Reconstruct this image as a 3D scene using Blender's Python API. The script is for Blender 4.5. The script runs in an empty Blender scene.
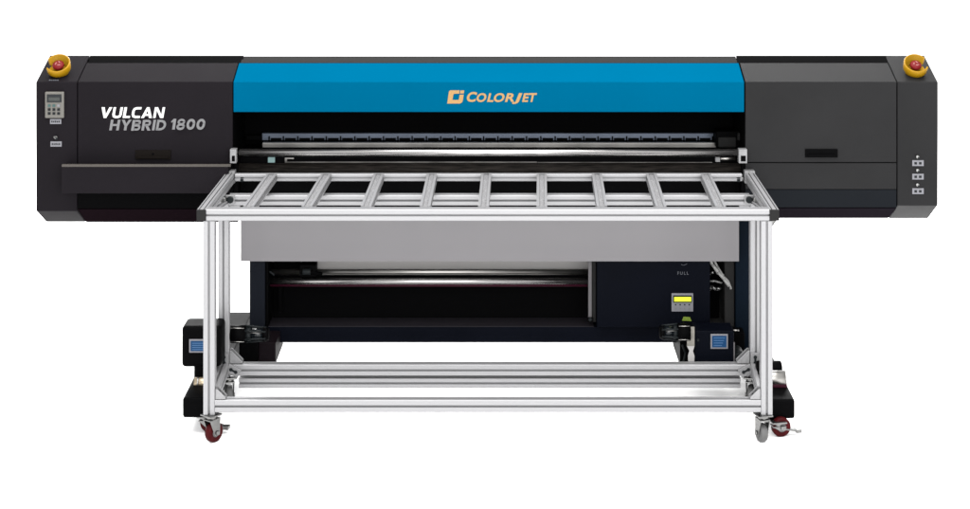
import bpy, bmesh, math, random
from mathutils import Vector, Matrix
random.seed(7)
R = math.radians
scn = bpy.context.scene
COL = scn.collection

# ------------------------------------------------------------------ measuring
# camera: level lens 2.516 m up, 7 m in front of the table edge (y = 0)
K, H, UC, VH = 1792.0, 2.516, 490.0, -200.0
def X(u, d): return (u - UC) * d / K
def Z(v, d): return H - (v - VH) * d / K
def Y(d): return d - 7.0

# ------------------------------------------------------------------ materials
ALB = .70                                     # high-key studio exposure: surfaces are darker than they print
def mat(name, col, rough=0.5, metal=0.0, spec=0.5, noise=0.0, nscale=40.0, bump=0.0, bscale=300.0,
        stretch=None, emit=None, coat=0.0, rvar=0.0):
    if name != 'white_sweep': col = tuple(c*ALB for c in col); spec *= ALB
    if emit: emit = (emit[0], emit[1]*ALB)
    m = bpy.data.materials.new(name); m.use_nodes = True
    nt = m.node_tree; b = nt.nodes['Principled BSDF']
    b.inputs['Base Color'].default_value = (*col, 1)
    b.inputs['Roughness'].default_value = rough
    b.inputs['Metallic'].default_value = metal
    b.inputs['Specular IOR Level'].default_value = spec
    b.inputs['Coat Weight'].default_value = coat
    if emit:
        b.inputs['Emission Color'].default_value = (*emit[0], 1); b.inputs['Emission Strength'].default_value = emit[1]
    tc = nt.nodes.new('ShaderNodeTexCoord'); mp = nt.nodes.new('ShaderNodeMapping')
    if stretch: mp.inputs['Scale'].default_value = stretch
    nt.links.new(tc.outputs['Object'], mp.inputs['Vector'])
    if noise or rvar:
        n = nt.nodes.new('ShaderNodeTexNoise'); n.inputs['Scale'].default_value = nscale; n.inputs['Detail'].default_value = 6
        nt.links.new(mp.outputs['Vector'], n.inputs['Vector'])
        if noise:
            r = nt.nodes.new('ShaderNodeValToRGB'); r.color_ramp.elements[0].position = .3; r.color_ramp.elements[1].position = .7
            r.color_ramp.elements[0].color = (*[max(0, c * (1 - noise)) for c in col], 1)
            r.color_ramp.elements[1].color = (*[min(1, c * (1 + noise)) for c in col], 1)
            nt.links.new(n.outputs['Fac'], r.inputs['Fac']); nt.links.new(r.outputs['Color'], b.inputs['Base Color'])
        if rvar:
            mr = nt.nodes.new('ShaderNodeMapRange'); mr.inputs['From Min'].default_value = .3; mr.inputs['From Max'].default_value = .7
            mr.inputs['To Min'].default_value = max(.02, rough - rvar); mr.inputs['To Max'].default_value = min(1, rough + rvar)
            nt.links.new(n.outputs['Fac'], mr.inputs['Value']); nt.links.new(mr.outputs['Result'], b.inputs['Roughness'])
    if bump:
        n2 = nt.nodes.new('ShaderNodeTexNoise'); n2.inputs['Scale'].default_value = bscale; n2.inputs['Detail'].default_value = 3
        nt.links.new(mp.outputs['Vector'], n2.inputs['Vector'])
        bp = nt.nodes.new('ShaderNodeBump'); bp.inputs['Strength'].default_value = bump; bp.inputs['Distance'].default_value = .002
        nt.links.new(n2.outputs['Fac'], bp.inputs['Height']); nt.links.new(bp.outputs['Normal'], b.inputs['Normal'])
    return m

M = {}
M['floor'] = mat('white_sweep', (.93, .93, .93), .9, spec=.1)
M['plum'] = mat('charcoal_paint_plum', (.0086, .0074, .0090), .6, spec=.025, noise=.10, nscale=3, bump=.08, bscale=600, rvar=.06)
M['grey'] = mat('charcoal_paint_grey', (.0142, .0142, .0148), .5, spec=.06, noise=.14, nscale=3, bump=.08, bscale=600, rvar=.06)
M['trim'] = mat('dark_grey_trim', (.018, .018, .018), .6, spec=.01)
M['blue'] = mat('blue_paint', (.0, .073, .147), .45, spec=.0, noise=.03, nscale=2, bump=.04, bscale=500, rvar=.05)
M['black'] = mat('black_paint', (.0012, .0012, .0014), .5, spec=.02, rvar=.08, nscale=6)
M['void'] = mat('matt_black', (.0012, .0012, .0014), .8, spec=.03)
M['navy'] = mat('navy_black_paint', (.0016, .0022, .0046), .5, spec=.03, noise=.15, nscale=4, bump=.05, bscale=500, rvar=.08)
M['navyside'] = mat('blue_black_paint', (.0020, .0046, .0088), .5, spec=.03, noise=.15, nscale=4)
M['alu'] = mat('brushed_aluminium', (.295, .295, .303), .45, metal=.5, spec=.3, noise=.04, nscale=300, rvar=.03)
M['aluslot'] = mat('aluminium_slot', (.12, .12, .125), .5, metal=.6)
M['castalu'] = mat('cast_aluminium', (.24, .24, .245), .5, metal=.6, noise=.12, nscale=30, bump=.25, bscale=120)
M['strip'] = mat('grey_woven_strip', (.17, .17, .175), .85, spec=.1, noise=.6, nscale=210)
M['chrome'] = mat('polished_steel', (.40, .39, .385), .27, metal=1.0)
M['steel'] = mat('ground_steel', (.34, .33, .315), .34, metal=1.0, noise=.08, nscale=6, rvar=.08)
M['bluesteel'] = mat('anodised_rail', (.085, .10, .13), .4, metal=.8, noise=.2, nscale=5, rvar=.1)
M['zinc'] = mat('zinc_plate', (.19, .19, .187), .32, metal=1.0, noise=.15, nscale=25, rvar=.1)
M['apron'] = mat('light_grey_sheet', (.158, .153, .160), .55, spec=.25, noise=.03, nscale=2.5, bump=.05, bscale=400, rvar=.05)
M['palegrey'] = mat('pale_grey_sheet', (.34, .33, .325), .5, spec=.3)
M['brush'] = mat('dark_brown_brush', (.010, .0085, .0075), .7, spec=.06, noise=.8, nscale=14, stretch=(1, 12, 12), bump=.5, bscale=60)
M['yellow'] = mat('yellow_plastic', (.27, .145, .003), .4, spec=.15, noise=.08, nscale=30)
M['red'] = mat('red_plastic', (.12, .005, .007), .4, spec=.12)
M['pinkmark'] = mat('pale_pink_mark', (.26, .09, .085), .5)
M['redwheel'] = mat('red_polyurethane', (.042, .003, .004), .45, spec=.06, noise=.2, nscale=40)
M['greywheel'] = mat('grey_rubber', (.09, .09, .09), .5, spec=.3, noise=.1)
M['plate'] = mat('light_plate', (.135, .135, .15), .5)
M['greige'] = mat('greige_plastic', (.095, .090, .080), .5)
M['screen'] = mat('dark_screen', (.006, .008, .010), .2, spec=.4)
M['key'] = mat('dark_key', (.008, .010, .011), .5, spec=.12)
M['tealkey'] = mat('teal_key', (.016, .055, .052), .5)
M['handle'] = mat('brown_black_plastic', (.0042, .0030, .0024), .5, spec=.05)
M['lcd'] = mat('yellow_lcd', (.35, .40, .02), .4, emit=((.72, .78, .0), .9))
M['bluelcd'] = mat('blue_lcd', (.005, .02, .05), .3, spec=.1, emit=((.006, .055, .16), .6))
M['bluelcdmark'] = mat('blue_lcd_text', (.02, .06, .13), .4, emit=((.012, .09, .22), .6))
M['whiteink'] = mat('white_ink', (.55,.55,.55), .5)
M['greyink'] = mat('grey_ink', (.12, .12, .125), .5)
M['gold'] = mat('cream_gold_ink', (.30, .165, .048), .5)
M['tinymark'] = mat('pale_tiny_print', (.07, .075, .09), .5)
M['teal'] = mat('pale_teal_sticker', (.15, .24, .24), .5)
M['cable'] = mat('pale_grey_hose', (.24, .24, .235), .4, spec=.4)
M['brass'] = mat('beige_metal', (.45, .37, .26), .35, metal=.8)
M['magenta'] = mat('dark_magenta_film', (.03, .004, .011), .5, spec=.1)
M['lime'] = mat('lime_label', (.13, .19, .015), .5)
M['strap'] = mat('beige_grey_strap', (.17, .16, .14), .6, noise=.35, nscale=40)
M['plumleg'] = mat('plum_black_paint', (.0055, .0035, .0048), .55, spec=.05)
M['edge'] = mat('greige_lit_edge', (.055, .049, .044), .5, spec=.2)  # paler tone that paints the light catching the ledge's top line
M['postgrey'] = mat('mid_grey_metal', (.11, .105, .11), .5, spec=.2)
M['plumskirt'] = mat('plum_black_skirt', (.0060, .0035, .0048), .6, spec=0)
M['slate'] = mat('slate_navy_paint', (.0060, .0072, .0105), .5, spec=.04, noise=.1, nscale=4)
M['beamtop'] = mat('dark_violet_grey_paint', (.014, .0125, .0155), .5, spec=.10)

# ------------------------------------------------------------------ mesh helpers
class MB:
    def __init__(self): self.bm = bmesh.new(); self.mats = []
    def mi(self, m):
        if m not in self.mats: self.mats.append(m)
        return self.mats.index(m)
    def faces(self, verts, faces, m):
        vs = [self.bm.verts.new(v) for v in verts]; i = self.mi(m); out = []
        for f in faces:
            try: fc = self.bm.faces.new([vs[k] for k in f]); fc.material_index = i; out.append(fc)
            except ValueError: pass
        return out
    def box(self, x0, x1, y0, y1, z0, z1, m):
        v = [(x, y, z) for x in (x0, x1) for y in (y0, y1) for z in (z0, z1)]
        return self.faces(v, [(0,1,3,2),(4,6,7,5),(0,4,5,1),(2,3,7,6),(0,2,6,4),(1,5,7,3)], m)
    def prism(self, pts, a, b, m):
        """pts: 3-D points of one end; a -> b translation vector"""
        n = len(pts); t = Vector(b) - Vector(a)
        v = [Vector(p) for p in pts] + [Vector(p) + t for p in pts]
        f = [tuple(range(n)), tuple(range(2*n-1, n-1, -1))] + [(i, i+n, (i+1) % n + n, (i+1) % n) for i in range(n)]
        return self.faces(v, f, m)
    def xprism(self, yz, x0, x1, m):
        return self.prism([(x0, y, z) for y, z in yz], (x0,0,0), (x1,0,0), m)
    def yprism(self, xz, y0, y1, m):
        return self.prism([(x, y0, z) for x, z in xz], (0,y0,0), (0,y1,0), m)
    def frame(self, d):
        d = d.normalized(); up = Vector((0,0,1)) if abs(d.z) < .9 else Vector((0,1,0))
        s = d.cross(up).normalized(); return s, s.cross(d).normalized()
    def tube(self, p0, p1, r, m, n=24, r1=None):
        p0, p1 = Vector(p0), Vector(p1); s, u = self.frame(p1 - p0); r1 = r if r1 is None else r1
        v = [p0 + (s*math.cos(k*2*math.pi/n) + u*math.sin(k*2*math.pi/n))*r for k in range(n)]
        v += [p1 + (s*math.cos(k*2*math.pi/n) + u*math.sin(k*2*math.pi/n))*r1 for k in range(n)]
        fs = self.faces(v, [tuple(range(n)), tuple(range(2*n-1, n-1, -1))] + [(i, i+n, (i+1)%n+n, (i+1)%n) for i in range(n)], m)
        for f in fs[2:]: f.smooth = True
    def path(self, pts, r, m, n=10):
        for a, b in zip(pts, pts[1:]): self.tube(a, b, r, m, n)
    def lathe(self, c, axis, prof, m, n=40, a0=0, a1=360):
        """prof: closed (r, h) outline turned about axis; a partial turn gets end caps"""
        axis = Vector(axis).normalized(); s, u = self.frame(axis); c = Vector(c); full = abs(a1 - a0) >= 359.9
        k = n if full else n + 1; L = len(prof); v = []
        for i in range(k):
            a = R(a0 + (a1 - a0)*i/n); d = s*math.cos(a) + u*math.sin(a)
            v += [c + d*r + axis*h for r, h in prof]
        f = []
        for i in range(n):
            j = (i+1) % k
            for q in range(L): f.append((i*L+q, j*L+q, j*L+(q+1) % L, i*L+(q+1) % L))
        fs = self.faces(v, f, m)
        for x in fs: x.smooth = True
        if not full: self.faces([v[q] for q in range(L)], [tuple(range(L))], m); self.faces([v[n*L+q] for q in range(L)], [tuple(range(L))], m)
    def extr(self, p0, p1, w, h, m, slot=.0088, dep=.014, slots_w=1, slots_h=1, up=None, lip=.0035):
        """slotted aluminium profile: w across, h up"""
        p0, p1 = Vector(p0), Vector(p1); d = (p1 - p0).normalized()
        if up is None: s, u = self.frame(d)
        else:
            u = Vector(up); s = d.cross(u).normalized(); u = s.cross(d).normalized()
        c = .0025
        def side(L, k):
            out = []
            for i in range(k):
                x = -L/2 + L*(i+.5)/k; q = slot/2; wd = q + lip; t = min(.0022, dep*.4)
                if lip: out += [(x-q, 0), (x-q, t), (x-wd, t), (x-wd, dep), (x+wd, dep), (x+wd, t), (x+q, t), (x+q, 0)]
                else: out += [(x-q, 0), (x-q, dep), (x+q, dep), (x+q, 0)]
            return out
        P = []
        P += [(-w/2 + c, -h/2)] + [(x, -h/2 + y) for x, y in side(w, slots_w)] + [(w/2 - c, -h/2)]
        P += [(w/2, -h/2 + c)] + [(w/2 - y, x) for x, y in side(h, slots_h)] + [(w/2, h/2 - c)]
        P += [(w/2 - c, h/2)] + [(-x, h/2 - y) for x, y in side(w, slots_w)] + [(-w/2 + c, h/2)]
        P += [(-w/2, h/2 - c)] + [(-w/2 + y, -x) for x, y in side(h, slots_h)] + [(-w/2, -h/2 + c)]
        n = len(P)
        v = [p0 + s*a + u*b for a, b in P] + [p1 + s*a + u*b for a, b in P]
        fs = self.faces(v, [(i, i+n, (i+1) % n + n, (i+1) % n) for i in range(n)], m)
        self.faces([v[i] for i in range(n)], [tuple(range(n))], m); self.faces([v[n+i] for i in range(n)], [tuple(range(n-1,-1,-1))], m)
    def tri_ok(self): pass

WL = {}
def empty(name, loc, label, cat, group=None):
    o = bpy.data.objects.new(name, None); COL.objects.link(o); o.location = loc; o.empty_display_size = .2
    o['label'] = label; o['category'] = cat
    if group: o['group'] = group
    WL[o] = Vector(loc); return o
def part(name, mb, parent=None, bevel=0, label=None, segs=2):
    bm = mb.bm; bmesh.ops.recalc_face_normals(bm, faces=bm.faces)
    lo = Vector([min(v.co[i] for v in bm.verts) for i in range(3)]); hi = Vector([max(v.co[i] for v in bm.verts) for i in range(3)])
    c = (lo + hi)/2
    for v in bm.verts: v.co -= c
    me = bpy.data.meshes.new(name); bm.to_mesh(me); bm.free()
    for m in mb.mats: me.materials.append(m)
    o = bpy.data.objects.new(name, me); COL.objects.link(o)
    WL[o] = c
    if parent: o.parent = parent; o.location = c - WL[parent]
    else: o.location = c
    if bevel:
        b = o.modifiers.new('edge', 'BEVEL'); b.width = bevel; b.segments = segs; b.limit_method = 'ANGLE'; b.angle_limit = R(35)
    if label: o['label'] = label
    return o

def text_mesh(mb, s, x0, x1, z0, z1, y, m, shear=0.0, offset=.02, thick=.0015, spacing=1.0, bold_caps=None):
    """lettering standing on a front face, fitted to x0..x1, z0..z1"""
    cu = bpy.data.curves.new('t', 'FONT'); cu.body = s; cu.size = 1; cu.offset = offset; cu.shear = 0
    cu.space_character = spacing; cu.resolution_u = 6
    o = bpy.data.objects.new('t', cu); COL.objects.link(o)
    me = bpy.data.meshes.new_from_object(o.evaluated_get(bpy.context.evaluated_depsgraph_get()))
    vs = [v.co.copy() for v in me.vertices]; fs = [tuple(p.vertices) for p in me.polygons]
    bpy.data.objects.remove(o); bpy.data.curves.remove(cu); bpy.data.meshes.remove(me)
    for v in vs: v.x += v.y*shear
    a0, a1 = min(v.x for v in vs), max(v.x for v in vs); b0, b1 = min(v.y for v in vs), max(v.y for v in vs)
    v3 = [(x0 + (v.x-a0)/(a1-a0)*(x1-x0), y, z0 + (v.y-b0)/(b1-b0)*(z1-z0)) for v in vs]
    tmp = bmesh.new(); bv = [tmp.verts.new(v) for v in v3]
    for f in fs:
        try: tmp.faces.new([bv[k] for k in f])
        except ValueError: pass
    bmesh.ops.remove_doubles(tmp, verts=tmp.verts, dist=1e-6)
    ret = bmesh.ops.extrude_face_region(tmp, geom=list(tmp.faces))
    for g in ret['geom']:
        if isinstance(g, bmesh.types.BMVert): g.co.y -= thick
    tmp.verts.index_update()
    mb.faces([v.co.copy() for v in tmp.verts], [tuple(v.index for v in f.verts) for f in tmp.faces], m); tmp.free()

# ------------------------------------------------------------------ floor
fl = MB(); fl.faces([(-60,-30,0),(60,-30,0),(60,80,0),(-60,80,0)], [(0,1,2,3)], M['floor'])
o = part('floor', fl); o['kind'] = 'structure'; o['label'] = 'seamless pure white studio floor under both machines'; o['category'] = 'floor'

# ================================================================== THE PRINTER
P = empty('flatbed_printer', (0, Y(8.0), 0),
          'wide charcoal industrial printer with a blue centre hood, standing behind the silver table', 'printer')
DF = 7.66                                     # depth of the front faces
yF = Y(DF)
zt = Z(82, DF)                                # front top edge
yS, zS = Y(7.90), Z(55.5, 7.90)               # top of the slope
yM = Y(7.83); zM = zt + (zS - zt)*(7.83-DF)/(7.90-DF)
yB, zB = Y(8.40), 1.19
GAP = .002
def xprof(o_top, z0, y_off=0.0):
    return

def end_housing(u0, u1, vb, vb2, m, outer):
    zb = Z(vb, DF); yb, zb2 = Y(7.83), Z(vb2, 7.83)
    b = MB(); x0, x1 = X(u0, DF), X(u1, DF)
    b.xprism([(yF, zb), (yF, zt), (yS, zS), (yB, zB), (yB, .86), (yb, zb2)], x0, x1, m)
    return part('end_housing', b, P, .005)
endL = end_housing(36, 77.0, 211, 222, M['plum'], -1); endL['label'] = 'plum charcoal end housing with keypad'
endR = end_housing(897.4, 938, 205.5, 218.5, M['grey'], 1); endR['label'] = 'grey charcoal end housing with three button plates'

# inner carcass of each cabinet (seen in seams, top slot, recess)
def carcass(u0, u1, vb, vb2, m):
    zb = Z(vb, DF); b = MB(); i = .012
    b.xprism([(yF+i, zb+.004), (yF+i, zt-.006), (yS, zS-.012), (yB-.01, zB-.01), (yB-.01, .88), (Y(7.83), Z(vb2-1, 7.83)), (yF+.03, zb-.012)], X(u0, DF), X(u1, DF), m)
    return part('cabinet_body', b, P)
carcass(77.4, 232.6, 209, 222, M['void'])
carcass(745.4, 897, 209, 219, M['void'])

def cover(u0, u1, vb, m, name='access_cover'):
    b = MB(); z0 = Z(vb, DF)
    b.xprism([(yF, z0), (yF, zt), (yM, zM), (yM, zM-.010), (yF+.012, zt-.012), (yF+.012, z0)], X(u0, DF)+GAP, X(u1, DF)-GAP, m)
    return part(name, b, P, .002)
covL = cover(77.4, 233, 164, M['plum']); covL['label'] = 'plum charcoal access cover with white and grey lettering'
covR = cover(745, 897, 162.3, M['grey']); covR['label'] = 'plain grey access cover with a black pull'

# black slot along the top behind each cover
for u0, u1 in ((88.5, 242.5), (737.2, 889)):
    b = MB(); d = 7.865
    b.prism([(X(u0, 7.835), yM+.005, zM-.003), (X(u0, d), yS-.002, zS-.001), (X(u0, d), yS-.002, zS-.02), (X(u0, 7.835), yM+.005, zM-.03)], (X(u0, d),0,0), (X(u1, d),0,0), M['void']); part('top_slot', b, P)

# lettering on the left cover
def ribbon(pts, t, closed=False):
    """stroke of even width along a polyline, as quads with mitred joints"""
    P2 = [Vector(p) for p in pts]; n = len(P2); L, Rr = [], []
    for i in range(n):
        a_ = P2[i-1] if (i > 0 or closed) else None; c_ = P2[(i+1) % n] if (i < n-1 or closed) else None
        d1 = (P2[i]-a_).normalized() if a_ is not None else (c_-P2[i]).normalized()
        d2 = (c_-P2[i]).normalized() if c_ is not None else d1
        n1, n2 = Vector((-d1.y, d1.x)), Vector((-d2.y, d2.x)); m_ = (n1+n2).normalized(); k = t/2/max(.4, m_.dot(n1))
        L.append(P2[i]+m_*k); Rr.append(P2[i]-m_*k)
    return [[L[i], L[(i+1) % n], Rr[(i+1) % n], Rr[i]] for i in range(n if closed else n-1)]
def arc(cx, cz, rx, rz, a0, a1, n=5): return [(cx + rx*math.cos(R(a0+(a1-a0)*i/n)), cz + rz*math.sin(R(a0+(a1-a0)*i/n))) for i in range(n+1)]
def loop(x0, x1, z0, z1, c, t):
    a = t/2; x0 += a; x1 -= a; z0 += a; z1 -= a; rx = (x1-x0)/2*.999; rz = min((z1-z0)/2*.999, rx*1.25)
    return ribbon(arc(x1-rx,z1-rz,rx,rz,0,90) + arc(x0+rx,z1-rz,rx,rz,90,180)[1:] + arc(x0+rx,z0+rz,rx,rz,180,270) + arc(x1-rx,z0+rz,rx,rz,270,360)[1:], t, True)
def dloop(x0, x1, z0, z1, c, t):
    a = t/2; x0 += a; x1 -= a; z0 += a; z1 -= a; c = min(c*1.5, (z1-z0)/2*.98, x1-x0)
    return ribbon([(x0,z0)] + arc(x1-c,z0+c,c,c,270,360) + arc(x1-c,z1-c,c,c,0,90) + [(x0,z1)], t, True)
t_ = .235; q = .19
def rect(x0, x1, z0, z1): return [Vector((x0,z0)), Vector((x1,z0)), Vector((x1,z1)), Vector((x0,z1))]
def V2(*p): return [Vector(x) for x in p]
GLY = {
 'V': (.92, lambda: [V2((0,1),(.27,1),(.56,0),(.33,0)), V2((.92,1),(.67,1),(.36,0),(.56,0))]),
 'U': (.84, lambda: ribbon([(t_/2,1),(t_/2,.32),(.17,.16),(.31,q/2),(.53,q/2),(.67,.16),(.84-t_/2,.32),(.84-t_/2,1)], t_*.92)),
 'L': (.62, lambda: [rect(0,t_,0,1), rect(t_,.62,0,q)]),
 'C': (.76, lambda: ribbon([(.76,1-q/2),(.36,1-q/2),(.19,.84),(t_/2,.66),(t_/2,.34),(.19,.16),(.36,q/2),(.76,q/2)], t_*.9)),
 'A': (.94, lambda: [V2((0,0),(.25,0),(.58,1),(.36,1)), V2((.94,0),(.68,0),(.40,1),(.58,1)), rect(.24,.72,.20,.37)]),
 'N': (.88, lambda: [rect(0,.21,0,1), rect(.67,.88,0,1), V2((.05,1),(.27,1),(.83,0),(.61,0))]),
 'H': (.86, lambda: [rect(0,t_,0,1), rect(.86-t_,.86,0,1), rect(t_,.86-t_,.41,.60)]),
 'Y': (.88, lambda: [rect(.32,.56,0,.46), V2((0,1),(.26,1),(.56,.40),(.33,.40)), V2((.88,1),(.63,1),(.34,.40),(.56,.40))]),
 'B': (.78, lambda: dloop(0,.75,.47,1,.17,.19) + dloop(0,.78,0,.58,.19,.19) + [rect(0,t_,.0,1)]),
 'R': (.80, lambda: dloop(0,.76,.40,1,.19,.20) + [rect(0,t_,0,1), V2((.30,.42),(.55,.42),(.82,0),(.55,0))]),
 'I': (.24, lambda: [rect(0,.24,0,1)]),
 'D': (.84, lambda: dloop(0,.84,0,1,.30,.21)),
 '8': (.76, lambda: loop(.03,.73,.42,1,.15,.19) + loop(0,.76,0,.59,.17,.20)),
 '0': (.80, lambda: loop(0,.80,0,1,.25,.23)),
 '1': (.46, lambda: [rect(.20,.46,0,1), V2((.0,.74),(.22,1),(.24,1),(.24,.80),(.08,.62))]),
}
def block_text(mb, s_, x0, x1, z0, z1, y, m, shear, gap):
    tot = sum(GLY[c][0] for c in s_) + gap*(len(s_)-1) + shear; k = (x1-x0)/tot; h = z1-z0; x = 0; j = 0
    for c in s_:
        for j0, poly in enumerate(GLY[c][1]()):
            pts = [(x0 + (x+p.x+p.y*shear)*k, z0 + p.y*h) for p in poly]
            th = .0012 + .0003*(j0 + (j % 3)*.02); j += 1
            mb.yprism(pts, y-th, y, m)
        x += GLY[c][0] + gap
b = MB(); ys = yF + .0003
block_text(b, 'VULCAN', X(99.8, DF), X(165.2, DF), Z(118, DF), Z(107.3, DF), ys, M['whiteink'], .16, .10)
part('white_lettering', b, covL)
b = MB()
block_text(b, 'HYBRID', X(109.2, DF), X(167, DF), Z(130.4, DF), Z(119.8, DF), ys, M['greyink'], .16, .13)
part('grey_lettering', b, covL)
b = MB()
block_text(b, '1800', X(170, DF), X(206, DF), Z(129.6, DF), Z(118.8, DF), ys, M['greyink'], .14, .14)
part('grey_lettering', b, covL)
def pull(u0, u1, v0, v1, par, m):
    b = MB(); x0, x1, z0, z1 = X(u0, DF), X(u1, DF), Z(v1, DF), Z(v0, DF)
    b.box(x0, x1, yF-.006, yF+.004, z0, z1, m)
    b.box(x0+.012, x1-.012, yF-.012, yF-.005, z0+.004, z0+.014, m)
    b.tube(((x0+x1)/2, yF-.006, (z0+z1)/2+.004), ((x0+x1)/2, yF-.0085, (z0+z1)/2+.004), .005, M['void'], 12)
    part('handle', b, par, .002)
pull(135.5, 171, 150, 159.3, covL, M['handle'])
pull(805, 837.5, 149, 157.3, covR, M['black'])

# left ledge and the recess below
b = MB(); dl = 7.58
b.xprism([(Y(dl), Z(193.5, dl)), (Y(dl), Z(166.3, dl)), (Y(dl)+.006, Z(165.3, dl)), (yF-.001, Z(163.6, DF)), (yF-.001, Z(190, DF))], X(61.5, dl), X(231, DF), M['plum'])
ledge = part('front_ledge', b, P, .002)
b = MB(); b.box(X(61.8, dl), X(230.6, dl), Y(dl)-.0015, Y(dl)+.012, Z(166.9, dl), Z(164.6, dl), M['edge']); part('painted_lit_edge', b, ledge, .001)  # thin paler strip: the ledge's lit top line, put in as colour
b = MB(); b.xprism([(yF+.004, Z(208.5, DF)), (yF+.004, Z(185, DF)), (yF+.010, Z(185, DF)), (yF+.010, Z(208.5, DF)-.004)], X(77.6, DF), X(233, DF), M['void'])
part('recess_panel', b, P)
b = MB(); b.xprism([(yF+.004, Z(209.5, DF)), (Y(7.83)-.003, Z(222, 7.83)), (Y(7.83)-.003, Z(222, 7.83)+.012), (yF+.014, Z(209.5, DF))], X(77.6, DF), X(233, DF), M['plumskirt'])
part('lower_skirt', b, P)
# right lower panels
b = MB(); b.box(X(745, DF)+GAP, X(897, DF)-GAP, yF, yF+.012, Z(189.3, DF), Z(163.2, DF), M['grey']); part('lower_panel', b, P, .002)
b = MB(); b.box(X(745, DF)+GAP, X(897, DF)-GAP, yF+.001, yF+.012, Z(207.6, DF), Z(189.8, DF), mat('blue_charcoal_paint', (.0062, .0074, .0094), .5, spec=.04, noise=.1, nscale=3)); part('lower_panel', b, P, .002, label='darker blue charcoal strip along the bottom')
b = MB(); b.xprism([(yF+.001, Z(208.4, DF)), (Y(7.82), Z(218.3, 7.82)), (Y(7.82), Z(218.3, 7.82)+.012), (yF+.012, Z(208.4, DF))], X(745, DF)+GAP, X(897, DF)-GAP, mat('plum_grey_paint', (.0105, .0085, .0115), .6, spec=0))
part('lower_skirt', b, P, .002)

# ---- blue hood in the middle
hx0, hx1 = X(233, DF)+GAP, X(744.6, DF)-GAP
b = MB(); z0 = Z(112.2, DF)
b.xprism([(yF, z0), (yF, zt), (yM, zM), (yM, zM-.02), (yF+.05, z0+.03), (yF+.05, z0)], hx0, hx1, M['blue'])
hood = part('hood', b, P, .0025, label='two tone looking blue hood panel')
b = MB()
s = 1/8.083
def em(pts): b.yprism([(X(430 + x*s, DF), Z(80 + y*s, DF)) for x, y in pts], yF-.0015, yF+.0003, M['gold'])
em([(166,84),(240,84),(236,111),(196,111),(189,118),(182,161),(232,161),(240,119),(273,119),(264,172),(256,184),(240,191),(139,191),(152,98),(157,88)])
em([(246,85),(277,85),(273,109),(242,109)])
part('emblem', b, hood)
b = MB()
def gl(ch, u0, u1, v0, v1, off=.018): text_mesh(b, ch, X(u0, DF), X(u1, DF), Z(v1, DF), Z(v0, DF), yF+.0003, M['gold'], .22, off+.014)
gl('C', 466.8, 477.2, 92.0, 102.0, .022)
gl('O', 476.6, 486.4, 93.2, 102.1); gl('L', 487.0, 493.6, 93.3, 102.0); gl('O', 493.8, 504.6, 93.2, 102.1)
gl('R', 504.8, 514.2, 93.3, 102.0); gl('J', 512.2, 522.4, 93.2, 104.0); gl('E', 522.0, 529.6, 93.3, 102.0); gl('T', 529.2, 537.0, 93.2, 102.0)
part('gold_lettering', b, hood)
b = MB(); b.xprism([(yM+.004, zM+.0005), (yS, zS-.004), (Y(8.2), 1.25), (yM+.004, zM-.03)], hx0+.006, hx1-.004, M['trim']); part('top_panel', b, P, .002)

# ---- print opening
b = MB(); b.box(hx0-.15, hx1+.15, Y(8.06), Y(8.09), .9, 1.30, M['void']); part('rear_wall', b, P)
b = MB(); b.box(hx0, hx1, Y(7.76), Y(8.05), .955, Z(156.8, 7.76), M['black']); part('print_bed', b, P)
b = MB(); d = 7.96                                              # notched carriage rail
b.box(X(262, d), X(716, d), Y(d), Y(d)+.03, Z(140.6, d), Z(133.4, d), M['bluesteel'])
b.box(X(246, d), X(262, d)-.001, Y(d)+.006, Y(d)+.03, Z(140.6, d), Z(136, d), M['black'])
rail = part('carriage_rail', b, P, .002)
b = MB(); u = 268.5
while u < 716:
    b.box(X(u, d), X(u+1.3, d), Y(d)-.006, Y(d)+.002, Z(141.0, d), Z(136.2, d), M['void'])
    b.box(X(u+2.2, d), X(u+13.0, d), Y(d)-.002, Y(d)+.002, Z(140.9, d), Z(138.0, d), M['black'])
    u += 14.3
part('notch_row', b, rail)
b = MB(); d = 7.90
b.box(X(262, d), X(717, d), Y(d), Y(d)+.02, Z(148, d), Z(142.8, d), M['steel']); part('guide_bar', b, P, .003)
b = MB(); d = 7.85                                              # carriage parked at right
b.box(X(716, d), X(741, d), Y(d), Y(d)+.1, Z(148, d), Z(131.5, d), M['black'])
b.box(X(718, d), X(736, d), Y(d)-.012, Y(d), Z(147.3, d), Z(137, d), M['trim'])
b.box(X(737, d), X(741, d), Y(d)-.02, Y(d), Z(140, d), Z(132.5, d), M['trim'])
part('print_carriage', b, P, .006)
b = MB(); d = 7.66; zc = Z(152.6, d)                            # chrome front roller
b.tube((X(239.5, d), Y(d), zc), (X(737.5, d), Y(d), zc), .0155, M['chrome'], 32)
b.tube((X(233, d), Y(d), zc), (X(743, d), Y(d), zc), .0065, M['steel'], 16)
rol = part('feed_roller', b, P)
for u0, u1, s in ((230.6, 237, -1), (738.2, 746.5, 1)):
    b = MB(); dd = 7.64
    b.box(X(u0, dd), X(u1, dd), Y(dd)-.02, Y(dd)+.015, Z(162.5, dd), Z(148.6, dd), M['castalu'])
    b.box(X(u0, dd)+.008, X(u1, dd)-.006, Y(dd)-.022, Y(dd)-.0195, Z(160.5, dd), Z(154.8, dd), M['void'])
    part('roller_bracket', b, P, .002)
b = MB(); d = 7.75                                              # black front plate below the roller
b.box(hx0, hx1, Y(d), Y(d)+.01, Z(217, d), Z(156.9, d), M['black']); fp = part('front_plate', b, P)
b = MB(); b.box(X(268, d), X(275, d), Y(d)-.002, Y(d)+.001, Z(162.6, d), Z(157.2, d), M['teal']); part('sticker', b, fp)
b = MB()
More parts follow.
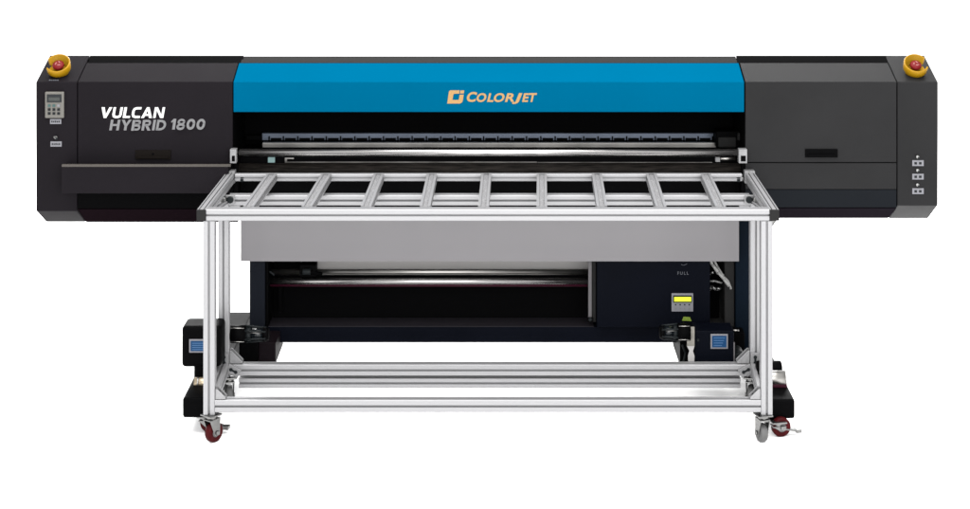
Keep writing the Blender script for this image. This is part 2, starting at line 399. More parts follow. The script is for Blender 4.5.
b.box(X(285, d), X(287, d), Y(d)-.006, Y(d)+.001, Z(162.6, d), Z(157.6, d), M['steel'])
b.box(X(287, d), X(294, d), Y(d)-.006, Y(d)+.001, Z(158.8, d), Z(157.6, d), M['steel'])
b.box(X(287, d), X(537, d), Y(d)-.006, Y(d)+.001, Z(162.6, d), Z(161.5, d), M['steel'])
b.box(X(537.5, d), X(712, d), Y(d)-.004, Y(d)+.001, Z(162.6, d), Z(162.0, d), M['steel'])
part('guide_strip', b, fp)
b = MB()
b.tube((X(717, d), Y(d)-.012, Z(158.6, d)), (X(735, d), Y(d)-.012, Z(158.2, d)), .0075, M['steel'], 14)
b.box(X(715, d), X(719.5, d), Y(d)-.02, Y(d)+.001, Z(161, d), Z(156.8, d), M['castalu'])
part('side_clamp', b, fp)
b = MB(); d = 7.70
b.tube((X(239, d), Y(d), Z(168, d)), (X(741, d), Y(d), Z(168, d)), .0205, M['brush'], 28)
part('brush_roller', b, P)
# bolted side cheeks beside the brush roller
for u0, u1 in ((233.5, 238), (741.5, 745)):
    b = MB(); d = 7.67
    b.box(X(u0, d), X(u1, d), Y(d), Y(d)+.08, Z(214, d), Z(158, d), M['black']); part('side_cheek', b, P, .002)

# ---- grey apron, columns, lower body
b = MB(); d = 7.68
b.box(X(240.5, d), X(739, d), Y(d), Y(d)+.004, Z(261.5, d), Z(213.5, d), M['apron'])
b.box(X(240.5, d), X(739, d), Y(d)+.004, Y(d)+.045, Z(261.5, d), Z(261.5, d)+.004, M['apron'])
part('front_apron', b, P, .0015)
b = MB(); d = 7.74                                              # left column
b.box(X(249.5, d), X(265, d), Y(d), Y(d)+.25, Z(336, d), Z(222, d), M['slate'])
b.box(X(265.2, d), X(268, d), Y(d)+.01, Y(d)+.24, Z(330, d), Z(222, d), M['black'])
part('column', b, P, .004)
b = MB(); d = 7.74                                              # right column
b.box(X(735.5, d), X(749.5, d), Y(d), Y(d)+.25, Z(352, d), Z(218, d), M['navyside'])
b.box(X(725, d), X(735, d), Y(d)+.015, Y(d)+.2, Z(330, d), Z(222, d), M['trim'])
part('column', b, P, .004)
b = MB(); b.box(X(255, 7.95), X(740, 7.95), Y(7.95), Y(7.97), .20, .78, M['void']); part('back_panel', b, P)
b = MB(); d = 7.93; b.box(X(316, d), X(592, d), Y(d)-.01, Y(d), Z(270.5, d), Z(255, d), M['palegrey']); part('media_panel', b, P, .002)
b = MB(); d = 7.86                                              # upper media roller with left gear block
b.tube((X(266, d), Y(d), Z(272.0, d)), (X(590, d), Y(d), Z(272.0, d)), .0125, M['steel'], 24)
r1 = part('media_roller', b, P)
b = MB(); b.box(X(301, d), X(317, d), Y(d)-.05, Y(d)+.03, Z(274, d), Z(262, d), M['black'])
b.tube((X(311, d), Y(d)-.05, Z(269, d)), (X(323, d), Y(d)-.03, Z(272, d)), .012, M['black'], 12, .006)
b.tube((X(304, d), Y(d)-.06, Z(268, d)), (X(312, d), Y(d)-.06, Z(268, d)), .013, M['key'], 14)
part('roller_clamp', b, r1, .003)
b = MB(); d = 7.80
b.tube((X(264, d), Y(d), Z(281.2, d)), (X(588, d), Y(d), Z(281.2, d)), .0135, M['chrome'], 28)
b.tube((X(265, d), Y(d)+.012, Z(285.8, d)), (X(590, d), Y(d)+.012, Z(285.8, d)), .0065, M['magenta'], 14)
part('media_roller', b, P)
b = MB(); d = 7.80                                              # bracket holding the rollers on the left
b.box(X(266, d), X(269, d), Y(d)-.02, Y(d)+.1, Z(290, d), Z(264, d), M['key'])
b.tube((X(270, d), Y(d)-.02, Z(270, d)), (X(275, d), Y(d)-.02, Z(274, d)), .005, M['key'], 10)
b.box(X(276, d), X(279.5, d), Y(d)+.09, Y(d)+.12, Z(318, d), Z(284, d), M['black'])
part('roller_hanger', b, P, .002)
b = MB(); d = 7.76                                              # light post right of the rollers
b.box(X(588.5, d), X(592, d), Y(d)+.01, Y(d)+.03, Z(319.5, d), Z(262, d), M['postgrey'])
b.box(X(592.4, d), X(596, d), Y(d), Y(d)+.06, Z(322, d), Z(258, d), M['trim'])
post = part('post', b, P, .0015)
b = MB(); b.box(X(587, d), X(593, d), Y(d)-.012, Y(d)-.001, Z(321.5, d), Z(317, d), M['black'])
b.tube((X(590, d), Y(d)-.018, Z(318.5, d)), (X(590, d), Y(d)-.002, Z(318.5, d)), .007, M['key'], 12); part('latch', b, post)
# beam
b = MB(); d = 7.75
zt_, zb_ = Z(327, d), Z(342.5, d)
b.box(X(262, d), X(735, d), Y(d), Y(7.885), zb_, zt_, M['navy'])
b.box(X(267, d), X(594, d), Y(d)+.004, Y(7.883), zt_-.002, zt_+.002, M['beamtop'])
part('cross_beam', b, P, .002)
# electronics box
b = MB(); d = 7.72
b.box(X(597, d), X(710, d), Y(d), Y(d)+.2, Z(327.5, d), Z(238, d), M['navy'])
eb = part('electronics_box', b, P, .003, label='navy black electronics box with a yellow lit display')
yE = Y(d)
b = MB(); b.box(X(671.5, d), X(693, d), yE-.006, yE+.002, Z(311, d), Z(293, d), M['plate'])
b.box(X(673, d), X(691.6, d), yE-.0085, yE-.005, Z(302, d), Z(295, d), M['key'])
b.box(X(674, d), X(690.8, d), yE-.0105, yE-.008, Z(300.8, d), Z(296.4, d), M['lcd'])
for i in range(4):
    b.tube((X(675.5+i*4.5, d), yE-.008, Z(304.2, d)), (X(675.5+i*4.5, d), yE-.004, Z(304.2, d)), .0032, M['key'], 10)
    b.tube((X(675.5+i*4.5, d), yE-.0075, Z(308, d)), (X(675.5+i*4.5, d), yE-.004, Z(308, d)), .0040, M['greyink'], 10)
part('display_panel', b, eb)
b = MB(); text_mesh(b, 'FULL', X(677.5, d), X(688.5, d), Z(274.6, d), Z(271.6, d), yE+.0003, M['tinymark'], 0, .0, spacing=1.5)
part('small_lettering', b, eb)
b = MB()
for i in range(6):
    b.tube((X(681+i, d), yE-.002, Z(264.2+.8*math.sin(i*math.pi/5), d)), (X(682+i, d), yE-.002, Z(264.2+.8*math.sin((i+1)*math.pi/5), d)), .0012, M['tinymark'], 6)
part('handle', b, eb)
b = MB(); b.prism([(X(682, d), yE-.002, Z(320.5, d)), (X(691.5, d), yE-.002, Z(321, d)), (X(690, d), yE-.002, Z(317, d)), (X(683.5, d), yE-.002, Z(316.6, d))], (0,0,0), (0,.004,0), M['lime'])
part('lime_label', b, eb)
# recess with hoses right of the box
b = MB(); d = 7.80
def hose(pts, r=.007, m='cable'): b.path([(X(u, dd), Y(dd), Z(v, dd)) for u, v, dd in pts], r, M[m])
hose([(708, 256, 7.74), (712, 264, 7.74), (718, 272, 7.73), (724, 279, 7.73), (729, 286, 7.73)])
hose([(711, 255, 7.76), (717, 266, 7.75), (723, 276, 7.74), (728, 281, 7.74), (731, 289, 7.74)], .005)
hose([(708, 274, 7.80), (714, 272, 7.78), (721, 275, 7.77), (726, 274, 7.77)], .006, 'zinc')
hose([(708, 290, 7.80), (712, 287, 7.78), (716, 289, 7.78), (721, 288, 7.78)], .008, 'zinc')
hose([(709, 281, 7.8), (715, 281, 7.79), (722, 283, 7.79)], .004)
part('hose_bundle', b, P)
b = MB(); b.box(X(708, d), X(727, d), Y(d)-.06, Y(d)+.04, Z(327, d), Z(320.5, d), M['trim']); part('hose_shelf', b, P, .003)

# ---- roll holders (chucks) and take-up drives
def chuck(u0, u1, vc, d, sgn):
    b = MB(); zc = Z(vc, d); w = u1-u0
    f = lambda t: X(u0 + w*t if sgn > 0 else u1 - w*t, d)
    b.tube((f(0), Y(d), zc), (f(.42), Y(d), zc), .036, M['black'], 24)
    b.tube((f(.42), Y(d), zc), (f(.55), Y(d), zc), .028, M['key'], 24)
    b.tube((f(.55), Y(d), zc), (f(.86), Y(d), zc), .022, M['screen'], 24)
    b.tube((f(.86), Y(d), zc), (f(1), Y(d), zc), .030, M['black'], 24, .024)
    for a in range(0, 360, 60):                                  # gripping jaws
        c_, s_ = math.cos(R(a+25)), math.sin(R(a+25))
        b.tube((f(.40), Y(d)+c_*.033, zc+s_*.033), (f(.93), Y(d)+c_*.026, zc+s_*.026), .0045, M['key'], 8)
    b.tube((f(.02), Y(d)-.02, zc+.030), (f(.38), Y(d)-.02, zc+.030), .0022, M['steel'], 8)
    b.tube((f(.45), Y(d)-.024, zc+.012), (f(.86), Y(d)-.022, zc+.012), .0018, M['steel'], 8)
    b.tube((f(.05), Y(d)-.034, zc-.022), (f(.40), Y(d)-.034, zc-.022), .0016, M['steel'], 8)
    return part('roll_chuck', b, P, 0)
chuck(229.5, 269, 334, 7.48, 1)
chuck(659.5, 690, 332, 7.50, -1)
# left drive: rounded black box with a small blue screen
def drive(u0, u1, v0, v1, d, dep, m, rad):
    b = MB(); b.box(X(u0, d), X(u1, d), Y(d), Y(d)+dep, Z(v1, d), Z(v0, d), m)
    return part('take_up_drive', b, P, rad, segs=4)
def screen(u0, u1, v0, v1, d, par):
    b = MB(); y = Y(d)
    b.box(X(u0, d), X(u1, d), y-.004, y+.002, Z(v1, d), Z(v0, d), M['plate'])
    b.box(X(u0+1.5, d), X(u1-1.5, d), y-.006, y-.003, Z(v1-1.6, d), Z(v0+1.6, d), M['bluelcd'])
    for k in range(4):
        a = v0 + 3.4 + k*(v1-v0-6)/3.5
        b.box(X(u0+3, d), X(u1-3-(k*37 % 4), d), y-.0068, y-.0058, Z(a+.7, d), Z(a, d), M['bluelcdmark'])
    part('screen', b, par, .001)
dv = drive(181.5, 221, 326.5, 367.5, 7.30, .13, M['black'], .016); dv['label'] = 'black rounded take-up drive outside the table leg'
screen(189.3, 210, 339, 352.3, 7.30, dv)
dv2 = drive(695, 734, 330.8, 365, 7.50, .12, M['navy'], .004); dv2['label'] = 'square navy take-up drive with a blue screen'
screen(710.5, 727.8, 333.8, 348.5, 7.50, dv2)
d = 7.49
b = MB(); b.tube((X(698, d), Y(d)-.004, Z(340, d)), (X(698, d), Y(d)+.012, Z(340, d)), .005, M['key'], 10); part('bolt', b, dv2)
b = MB(); b.tube((X(734, d), Y(d)+.03, Z(332.5, d)), (X(740, d), Y(d)+.03, Z(332.5, d)), .004, M['steel'], 10); part('shaft', b, dv2)
b = MB(); b.box(X(733.8, d), X(735, d), Y(d)+.005, Y(d)+.02, Z(362, d), Z(343, d), M['postgrey']); part('edge_strip', b, dv2)
b = MB(); d = 7.48                                               # beige strap hanging beside the drive
b.box(X(687, d), X(694.5, d), Y(d), Y(d)+.006, Z(346, d), Z(327, d), M['strap'])
b.yprism([(X(687, d), Z(346.2, d)), (X(694.5, d), Z(346.2, d)), (X(693, d), Z(351, d)), (X(694.5, d), Z(356, d)), (X(694, d), Z(366, d)), (X(688.5, d), Z(366, d)), (X(688, d), Z(356, d)), (X(689.5, d), Z(351, d))], Y(d)+.0005, Y(d)+.006, M['palegrey'])
part('strap', b, P)
# lower arms behind the table rails
b = MB(); d = 7.56
b.box(X(239, d), X(258, d), Y(d), Y(d)+.10, Z(366, d), Z(338, d), M['black'])
b.box(X(258, d), X(275, d), Y(d)+.02, Y(d)+.3, Z(366, d), Z(344, d), M['plumleg'])
part('support_arm', b, P, .003)
b = MB(); b.box(X(680, d), X(689, d), Y(d), Y(d)+.3, Z(366, d), Z(338, d), M['black'])
b.box(X(689, d), X(748, d), Y(d)+.1, Y(d)+.3, Z(366, d), Z(340, d), M['black'])
b.path([(X(682, d), Y(d)-.01, Z(344, d)), (X(685, d), Y(d)-.012, Z(352, d)), (X(683, d), Y(d)-.012, Z(362, d))], .004, M['key'])
part('support_arm', b, P, .003)
b = MB(); b.tube((X(740, 7.5), Y(7.5), Z(360, 7.5)), (X(740, 7.5), Y(7.62), Z(360, 7.5)), .026, M['key'], 20); part('drive_pulley', b, P)

# ---- feet running forward past the table legs, with castors
def foot(sgn, u0, u1, vt, vb, d):
    b = MB(); x0, x1 = X(u0, d), X(u1, d); zb, ztp = Z(vb, d), Z(vt, d)
    b.yprism([(x0, zb), (x1, zb), (x1, ztp), (x0, ztp)], Y(d), Y(8.3), M['black'])
    xi = .0
    f = part('foot', b, P, .010, segs=3)
    return f
fL = foot(-1, 182.5, 212, 398, 418, 7.10)
fR = foot(1, 765, 795, 399.5, 419, 7.10)
b = MB(); d = 7.30                                               # left neck and beige pin under the drive
b.box(X(193, d), X(214, d), Y(d)+.02, Y(d)+.12, Z(402, d), Z(364, d), M['black'])
nl = part('drive_post', b, P, .010)
b = MB(); d = 7.27; b.tube((X(194.5, d), Y(d), Z(382.5, d)), (X(212, d), Y(d), Z(382.5, d)), .021, M['brass'], 24)
b.tube((X(197.5, d), Y(d), Z(382.5, d)), (X(199, d), Y(d), Z(382.5, d)), .0225, M['steel'], 24)
part('lock_pin', b, nl)
b = MB(); d = 7.30
b.box(X(760, d), X(783, d), Y(d)+.02, Y(d)+.12, Z(408, d), Z(372, d), M['black'])
b.tube((X(758, d), Y(d)+.05, Z(372, d)), (X(783.5, d), Y(d)+.05, Z(372, d)), .030, M['black'], 28)
nr = part('drive_post', b, P, .008)
b = MB(); d = 7.27
b.tube((X(760, d), Y(d), Z(378, d)), (X(785, d), Y(d), Z(378, d)), .030, M['steel'], 32)
b.tube((X(760, d), Y(d)-.004, Z(384.5, d)), (X(786, d), Y(d)-.004, Z(384.5, d)), .022, M['magenta'], 28)
part('lock_pin', b, nr)
# hose end under the right cabinet, beside the table corner
b = MB(); d = 7.66; b.tube((X(766, d), Y(d), Z(216, d)), (X(774.5, d), Y(d), Z(221, d)), .030, M['zinc'], 24, .026)
part('rubber_bumper', b, P)

def caster(u, d, ztop, ang, wheelmat, par, brake=0, r=.036, narrow=False):
    """swivel castor: top plate, fork and wheel; ang turns it about its stem"""
    x, y = X(u, d), Y(d); M3 = Matrix.Translation((x, y, 0)) @ Matrix.Rotation(R(ang), 4, 'Z')
    off = .014
    def tr(mb):
        for v in mb.bm.verts: v.co = M3 @ v.co
    f = MB()
    f.box(-.030, .030, -.030, .030, ztop-.006, ztop, M['zinc'])
    f.tube((0,0,ztop-.018), (0,0,ztop-.006), .020, M['zinc'], 20)
    f.box(-.021, .021, -.024, .030, ztop-.023, ztop-.018, M['zinc'])
    for s in (-1, 1):
        xs = s*.019
        f.prism([(xs-.0015, -.024, ztop-.020), (xs-.0015, .030, ztop-.020), (xs-.0015, off+.014, r-.010), (xs-.0015, off-.012, r-.010)], (0,0,0), (.003,0,0), M['zinc'])
    f.tube((-.024, off, r), (.024, off, r), .006, M['steel'], 12)
    for s in (-1, 1): f.tube((s*.021, off, r), (s*.026, off, r), .010, M['zinc'], 6)
    tr(f); c = part('caster', f, par, .0015)
    w = MB()
    w.lathe((0, off, r), (1,0,0), [(.006,-.013),(r-.009,-.014),(r-.003,-.013),(r,-.008),(r,.008),(r-.003,.013),(r-.009,.014),(.006,.013)], wheelmat, 40)
    w.lathe((0, off, r), (1,0,0), [(.006,-.0155),(.016,-.0155),(.018,-.013),(.018,.013),(.016,.0155),(.006,.0155)], M['greywheel'], 30)
    tr(w); part('wheel', w, c)
    if brake:
        k = MB()
        k.prism([(-.016, .020, ztop-.034), (.016, .020, ztop-.034), (.013, .092, ztop-.050), (-.013, .092, ztop-.050)], (0,0,0), (0,0,.007), M['zinc'])
        k.box(-.015, .015, .074, .097, ztop-.052, ztop-.038, M['zinc'])
        tr(k); part('brake_pedal', k, c, .002)
    return c
caster(777.5, 7.085, Z(419, 7.1), -78, M['redwheel'], fR, 1, .038)
caster(206, 7.14, Z(418, 7.1), -100, M['redwheel'], fL, 1, .036)
caster(UC+253, 8.2, Z(419, 7.1), 10, M['redwheel'], fR, 0)
caster(UC-256, 8.2, Z(418, 7.1), -10, M['redwheel'], fL, 0)

# ---- emergency stops on the slope
nS = Vector((0, -(zS-zt), yS-yF)).normalized()
def estop(u, gap, d=7.738):
    zz = zt + (zS-zt)*(d-DF)/(7.90-DF); c0 = Vector((X(u, d), Y(d), zz)); nP = nS; nS_ = Matrix.Rotation(R(22), 3, 'X') @ nS; c = c0 + nP*.018
    e = MB(); e.tube(c0, c + nS_*.006, .040, M['yellow'], 32)
    base = part('emergency_stop', e, P)
    g = MB()
    g.lathe(c, nS_, [(.030,.0),(.047,.0),(.051,.006),(.053,.038),(.050,.042),(.046,.040),(.044,.010),(.030,.008)], M['yellow'], 48, gap+26, gap+326)
    part('guard_ring', g, base)
    k = MB()
    k.lathe(c, nS_, [(.0,.008),(.014,.008),(.014,.020),(.0,.020)], M['key'], 24)
    k.lathe(c, nS_, [(.0,.018),(.022,.018),(.025,.024),(.024,.031),(.016,.036),(.0,.037)], M['red'], 32)
    s = Vector((1,0,0)); q = nS_.cross(s)
    for a in (20, 140, 260):
        p0 = c + nS_*.0365 + (s*math.cos(R(a)) + q*math.sin(R(a)))*.009; p1 = c + nS_*.0365 + (s*math.cos(R(a+70)) + q*math.sin(R(a+70)))*.013
        k.tube(p0, p1, .0028, M['pinkmark'], 8)
    part('push_button', k, base)
    return base
estop(59.5, 0).__setitem__('label', 'yellow ringed emergency stop opening to the left')
estop(914.5, 180).__setitem__('label', 'yellow ringed emergency stop opening to the right')

# ---- keypad and labels on the left end, plates on the right end
b = MB(); b.box(X(45.5, DF), X(64.5, DF), yF-.012, yF+.001, Z(117.8, DF), Z(91.6, DF), M['greige'])
kp = part('keypad', b, P, .004)
b = MB(); b.box(X(47.6, DF), X(62.2, DF), yF-.0135, yF-.011, Z(102, DF), Z(94, DF), M['screen'])
b.box(X(49.4, DF), X(60.5, DF), yF-.0142, yF-.0130, Z(100.4, DF), Z(97.0, DF), mat('lcd_grey', (.02,.024,.022), .4)); part('screen', b, kp)
b = MB()
for r_ in range(3):
    for c_ in range(3):
        u, v = 48.6+c_*4.7, 104.0+r_*3.9
        m = M['tealkey'] if (r_ == 0 and c_ < 2) else (M['plate'] if (r_, c_) == (0, 2) else M['key'])
        b.box(X(u, DF), X(u+2.7, DF), yF-.0145, yF-.0115, Z(v+2.4, DF), Z(v, DF), m)
part('key_set', b, kp)
def plate(u0, u1, v0, v1, marks, par, lamp=None):
    b = MB(); b.box(X(u0, DF), X(u1, DF), yF-.003, yF+.001, Z(v1, DF), Z(v0, DF), M['plate'])
    for a, c, e, f in marks: b.box(X(a, DF), X(c, DF), yF-.0036, yF-.0028, Z(f, DF), Z(e, DF), M['key'])
    part('label_plate', b, par, .001)
    if lamp:
        u, v = lamp; b = MB()
        b.tube((X(u, DF), yF-.010, Z(v, DF)), (X(u, DF), yF+.001, Z(v, DF)), .0065, M['zinc'], 18)
        b.tube((X(u-.9, DF), yF-.018, Z(v-.8, DF)), (X(u-.2, DF), yF-.009, Z(v-.2, DF)), .0042, M['zinc'], 12)
        b.tube((X(u+1.1, DF), yF-.012, Z(v+1.1, DF)), (X(u+1.1, DF), yF-.009, Z(v+1.1, DF)), .004, M['key'], 12)
        part('toggle_switch', b, par)
def blots(u0, u1, v): return [(u0 + k*(u1-u0)/5 + .1, u0 + k*(u1-u0)/5 + 1.3, v + .25*(k % 2), v+1.9) for k in range(5)]
plate(50.2, 61.4, 119, 124.0, blots(51.4, 60.4, 120.6), endL)
plate(50.6, 61.8, 141.4, 146.6, blots(51.8, 60.8, 143.1), endL, (56.2, 137.2))
for v in (160.2, 173.7, 188.2):
    plate(912.2, 923.6, v, v+5.8, [(914.2, 916.8, v+1.8, v+4.2), (918.8, 921.4, v+1.8, v+4.2)], endR, (917.2, v-3.6))
b = MB()
for k in range(5): b.box(X(49.5+k*2, 7.68), X(51.0+k*2, 7.68), yF+.010, yF+.016, zt+.0035, zt+.0070, M['tinymark'])
part('faint_marking', b, endL)

# ================================================================== THE TABLE
T = empty('roller_table', (0, Y(7.3), 0),
          'silver slotted aluminium frame table with nine grey cross slats, in front of the printer', 'table')
W = .045
D0, D1, D2 = 7.0, 7.42, 7.62
ztop = Z(209.5, D0)                                              # table top, front
def legc(u0, u1, d): return (X(u0, d) + X(u1, d))/2
xFL, xFR = X(203.2, D0)+W/2, X(772.6, D0)-W/2
xRL, xRR = X(218.0, D1)+W/2, X(761.3, D1)-W/2
yf, yr = Y(D0)+W/2, Y(D1)+W/2
zleg = Z(414.8, D0)
def leg(x, y, z0, z1):
    b = MB(); b.extr((x, y, z0), (x, y, z1), W, W, M['alu'], up=(0,1,0)); return part('leg', b, T)
l1 = leg(xFL, yf, zleg, ztop-W-.001); l2 = leg(xFR, yf, zleg, ztop-W-.001)
zrl = Z(377.5, D1)
l3 = leg(xRL, yr, zrl, ztop-W-.001); l4 = leg(xRR, yr, zrl, ztop-W-.001)
# top frame
b = MB(); b.extr((X(205.6, D0), yf, ztop-W/2), (X(769.4, D0), yf, ztop-W/2), W, W, M['alu'], up=(0,0,1)); part('front_rail', b, T)
zr = Z(172.6, D2)
b = MB(); b.extr((X(236, D2), Y(D2)-.015, zr-.016), (X(741, D2), Y(D2)-.015, zr-.016), .03, .030, M['alu'], slot=.006, dep=.008, lip=.002, up=(0,0,1)); part('rear_rail', b, T)
b = MB(); b.extr((xRL+W/2, yr, Z(200.3, D1)-.001), (xRR-W/2, yr, Z(200.3, D1)-.001), W, .042, M['alu'], up=(0,0,1)); part('under_rail', b, T)
for s, uf, ur in ((-1, 201.4, 230.5), (1, 774.4, 750.0)):
    b = MB(); p0 = Vector((X(uf, D0), Y(D0)+.004, ztop-W/2)); p1 = Vector((X(ur, D2), Y(D2), zr-.02))
    b.extr(p0, p1, .038, W, M['alu'], slots_w=2, slot=.005, dep=.010, lip=.002, up=(0,0,1)); side = part('side_rail', b, T)
    b = MB(); b.box(p0.x-.0185, p0.x+.0185, p0.y-.009, p0.y-.001, p0.z-W/2+.001, p0.z+W/2-.001, M['trim']); part('end_cap', b, side, .002)
    # cast joint at the back corner
    b = MB(); q = p1 + Vector((0, .0, .006))
    b.box(q.x-.024, q.x+.020, q.y-.012, q.y+.030, q.z-.03, q.z+.022, M['castalu'])
    b.tube((q.x-.006, q.y-.016, q.z+.010), (q.x-.006, q.y-.006, q.z+.010), .011, M['zinc'], 16)
    b.tube((q.x+.006*s, q.y-.016, q.z-.014), (q.x+.006*s, q.y-.006, q.z-.014), .008, M['key'], 12)
    b.tube((q.x-s*.03, q.y-.01, q.z-.010), (q.x-s*.085, q.y-.012, q.z-.012), .007, M['zinc'], 10)
    b.tube((q.x-s*.045, q.y-.022, q.z-.011), (q.x-s*.060, q.y-.022, q.z-.0115), .010, M['key'], 12)
    part('corner_joint', b, T, .004)
# slats
ub = [248.5, 306.8, 366, 425, 483.4, 541.8, 602, 661, 720.6]
ut = [272, 326.5, 379, 432, 486.3, 541.8, 596.8, 651, 705.5]
for a, c in zip(ub, ut):
    d0, d1 = 7.047, 7.588
    p0 = Vector((X(a, d0), Y(d0), ztop-.012)); p1 = Vector((X(c, d1), Y(d1), zr-.012))
    b = MB(); b.extr(p0, p1, .042, .024, M['alu'], slot=.032, dep=.010, lip=0, up=(0,0,1)); sl = part('slat', b, T)
    b = MB(); dv_ = (p1-p0).normalized(); e = Vector((0,0,.0105)); sv = dv_.cross(Vector((0,0,1))).normalized()
    A = [p0 + dv_*.004 + sv*.0115 + e*.55, p0 + dv_*.004 - sv*.0115 + e*.55, p0 + dv_*.004 - sv*.0115 + e*1.0, p0 + dv_*.004 + sv*.0115 + e*1.0]
    b.prism(A, (0,0,0), p1 - p0 - dv_*.008, M['strip']); part('strip_insert', b, sl)
# bottom frame
b = MB(); zc = (Z(399.6, D0) + Z(413, D0))/2
b.extr((xFL+W/2, yf, zc), (xFR-W/2, yf, zc), W, .048, M['alu'], up=(0,0,1)); part('bottom_front_rail', b, T)
b = MB(); zc2 = (Z(364.2, D1) + Z(376.3, D1))/2
b.extr((xRL+W/2, yr, zc2), (xRR-W/2, yr, zc2), W, .046, M['alu'], up=(0,0,1)); part('bottom_rear_rail', b, T)
b = MB(); zc3 = (Z(378.2, D1+.01) + Z(388.2, D1+.01))/2
b.extr((X(238.5, D1), yr+.01, zc3), (X(741, D1), yr+.01, zc3), W, .040, M['alu'], up=(0,0,1)); part('tie_rail', b, T)
for x0, x1 in ((xFL, xRL), (xFR, xRR)):
    b = MB(); b.extr((x0, yf+W/2, zc), (x1, yr-W/2, zc2+.01), W, W, M['alu'], up=(0,0,1)); part('bottom_side_rail', b, T)

def gusset(x, y, z, sx, sz, L, w=.040, facing='y'):
    """corner bracket in the x-z plane at an inside corner (x, z), arms growing along sx, sz; y is its centre"""
    b = MB(); t = .005
    tri = lambda o: [(x+sx*t, z+sz*o), (x+sx*L, z+sz*t), (x+sx*t, z+sz*L)]
    for yy in (y-w/2, y+w/2-.005):
        b.yprism([(x+sx*.002, z+sz*.002), (x+sx*L, z+sz*.002), (x+sx*L, z+sz*.010), (x+sx*.010, z+sz*L), (x+sx*.002, z+sz*L)], yy, yy+.005, M['castalu'])
    b.yprism([(x+sx*.001, z+sz*.001), (x+sx*L, z+sz*.001), (x+sx*L, z+sz*.006), (x+sx*.001, z+sz*.006)], y-w/2+.006, y+w/2-.006, M['castalu'])
    b.yprism([(x+sx*.001, z+sz*.0065), (x+sx*.006, z+sz*.0065), (x+sx*.006, z+sz*L), (x+sx*.001, z+sz*L)], y-w/2+.006, y+w/2-.006, M['castalu'])
    # bolts in their slots
    b.tube((x+sx*L*.55, y, z+sz*.006), (x+sx*L*.55, y, z+sz*.018), .009, M['key'], 12)
    b.tube((x+sx*.006, y, z+sz*L*.55), (x+sx*.018, y, z+sz*L*.55), .009, M['key'], 12)
    return part('corner_bracket', b, T, .0015)
def faceplate(xc, zc_, y, ang, L=.05, w=.036):
    """flat cast plate bolted on the front of a joint, with two dark oval slots"""
    b = MB(); M3 = Matrix.Translation((xc, y, zc_)) @ Matrix.Rotation(R(ang), 4, 'Y')
    b.box(-w/2, w/2, -.012, 0, -L/2, L/2, M['castalu'])
    for k in (-1, 1): b.tube((0, -.0135, k*L*.2), (0, -.011, k*L*.2), .0075, M['key'], 14)
    b.box(-.0045, .0045, -.0132, -.011, -L*.2, L*.2, M['key'])
    for v in b.bm.verts: v.co = M3 @ v.co
    part('joint_plate', b, T, .003)
gusset(xRL+W/2, yr, Z(364.2, D1), 1, 1, .055)
gusset(xRR-W/2, yr, Z(364.2, D1), -1, 1, .055)
faceplate(xRL+.004, Z(359, D1), yr-W/2, 0, .056); faceplate(xRR-.004, Z(359, D1), yr-W/2, 0, .056)
faceplate(xRL+W/2+.020, Z(370, D1), yr-W/2, -62, .056); faceplate(xRR-W/2-.020, Z(370, D1), yr-W/2, 62, .056)
gusset(xFL+W/2, yf, zc+.024, 1, 1, .042); gusset(xFR-W/2, yf, zc+.024, -1, 1, .042)
gusset(xRL+W/2, yr, Z(205.0, D1), 1, -1, .045); gusset(xRR-W/2, yr, Z(205.0, D1), -1, -1, .045)
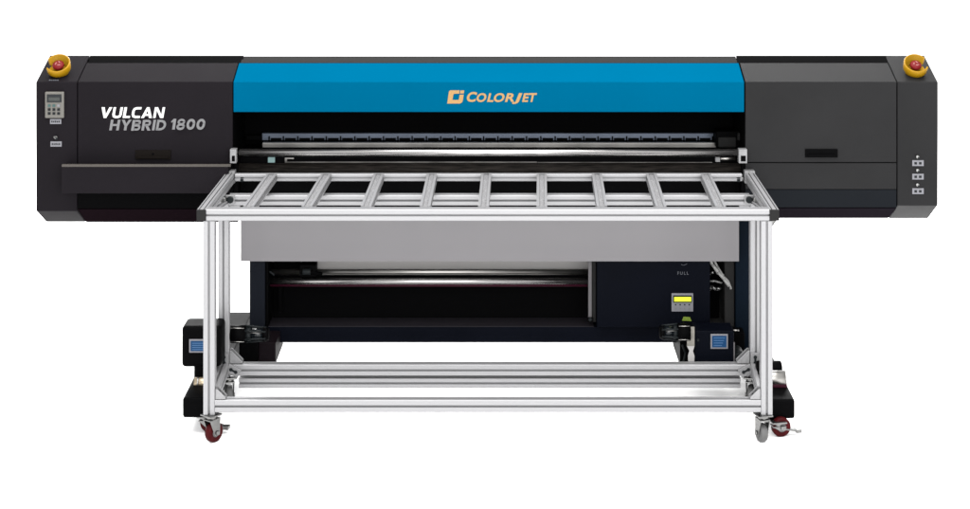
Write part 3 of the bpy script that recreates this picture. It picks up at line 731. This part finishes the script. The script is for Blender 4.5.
for s, xx in ((1, xRL), (-1, xRR)):                               # knee joint between under rail and side rail
    b = MB(); zz = Z(199, D1)
    b.box(xx+s*.002, xx+s*.048, yr-W/2-.012, yr-W/2, zz-.020, zz+.018, M['castalu'])
    b.tube((xx+s*.030, yr-W/2-.024, zz), (xx+s*.030, yr-W/2-.010, zz), .014, M['key'], 16)
    b.tube((xx+s*.004, yr-W/2-.05, zz+.006), (xx+s*.004, yr-W/2-.012, zz+.006), .013, M['zinc'], 16)
    part('corner_joint', b, T, .003)
    b = MB(); p0 = (xx-s*.01, yr-.25, ztop-W-.006); p1 = (xx+s*.012, yr-W/2, zz-.012)
    b.extr(p0, p1, .022, .012, M['alu'], slot=.005, dep=.003, lip=0, up=(0,0,1)); part('brace', b, T)

caster(211.2, 7.016, zleg-.001, -38, M['redwheel'], l1, 0, .039)
caster(763, 7.016, zleg-.001, 16, M['greywheel'], l2, 0, .036)
caster(229.0, 7.44, zrl-.001, 14, M['greywheel'], l3, 0, .042)
caster(751, 7.44, zrl-.001, -14, M['greywheel'], l4, 0, .042)

# ------------------------------------------------------------------ light
w = bpy.data.worlds.new('World'); scn.world = w; w.use_nodes = True
bg = w.node_tree.nodes['Background']; bg.inputs['Color'].default_value = (1, 1, 1, 1); bg.inputs['Strength'].default_value = 1.15
def area(name, loc, target, sx, sy, power, col=(1,1,1)):
    l = bpy.data.lights.new(name, 'AREA'); l.shape = 'RECTANGLE'; l.size = sx; l.size_y = sy; l.energy = power; l.color = col
    o = bpy.data.objects.new(name, l); COL.objects.link(o); o.location = loc
    o.rotation_euler = (Vector(target) - Vector(loc)).to_track_quat('-Z', 'Y').to_euler()
area('overhead_softbox', (0, -.2, 4.6), (0, .5, 0), 7, 5, 500, (1, .985, .97))
area('front_softbox', (.6, -5.6, 2.3), (.1, .8, .1), 6, 2.6, 300)
area('back_softbox', (0, 5.0, 2.6), (0, 1.2, 0), 6, 2, 420)

# ------------------------------------------------------------------ camera
cd = bpy.data.cameras.new('camera'); cam = bpy.data.objects.new('camera', cd); COL.objects.link(cam)
cam.location = (0, -7.0, H); cam.rotation_euler = (R(90), 0, 0)
cd.sensor_fit = 'HORIZONTAL'; cd.sensor_width = 36; cd.lens = 36*K/970
cd.shift_x = (485 - UC)/970; cd.shift_y = (VH - 254.5)/970
cd.clip_end = 300; cd.clip_start = .1
scn.camera = cam
scn.view_settings.view_transform = 'Standard'; scn.view_settings.look = 'None'
scn.view_settings.exposure = .5; scn.view_settings.gamma = 1
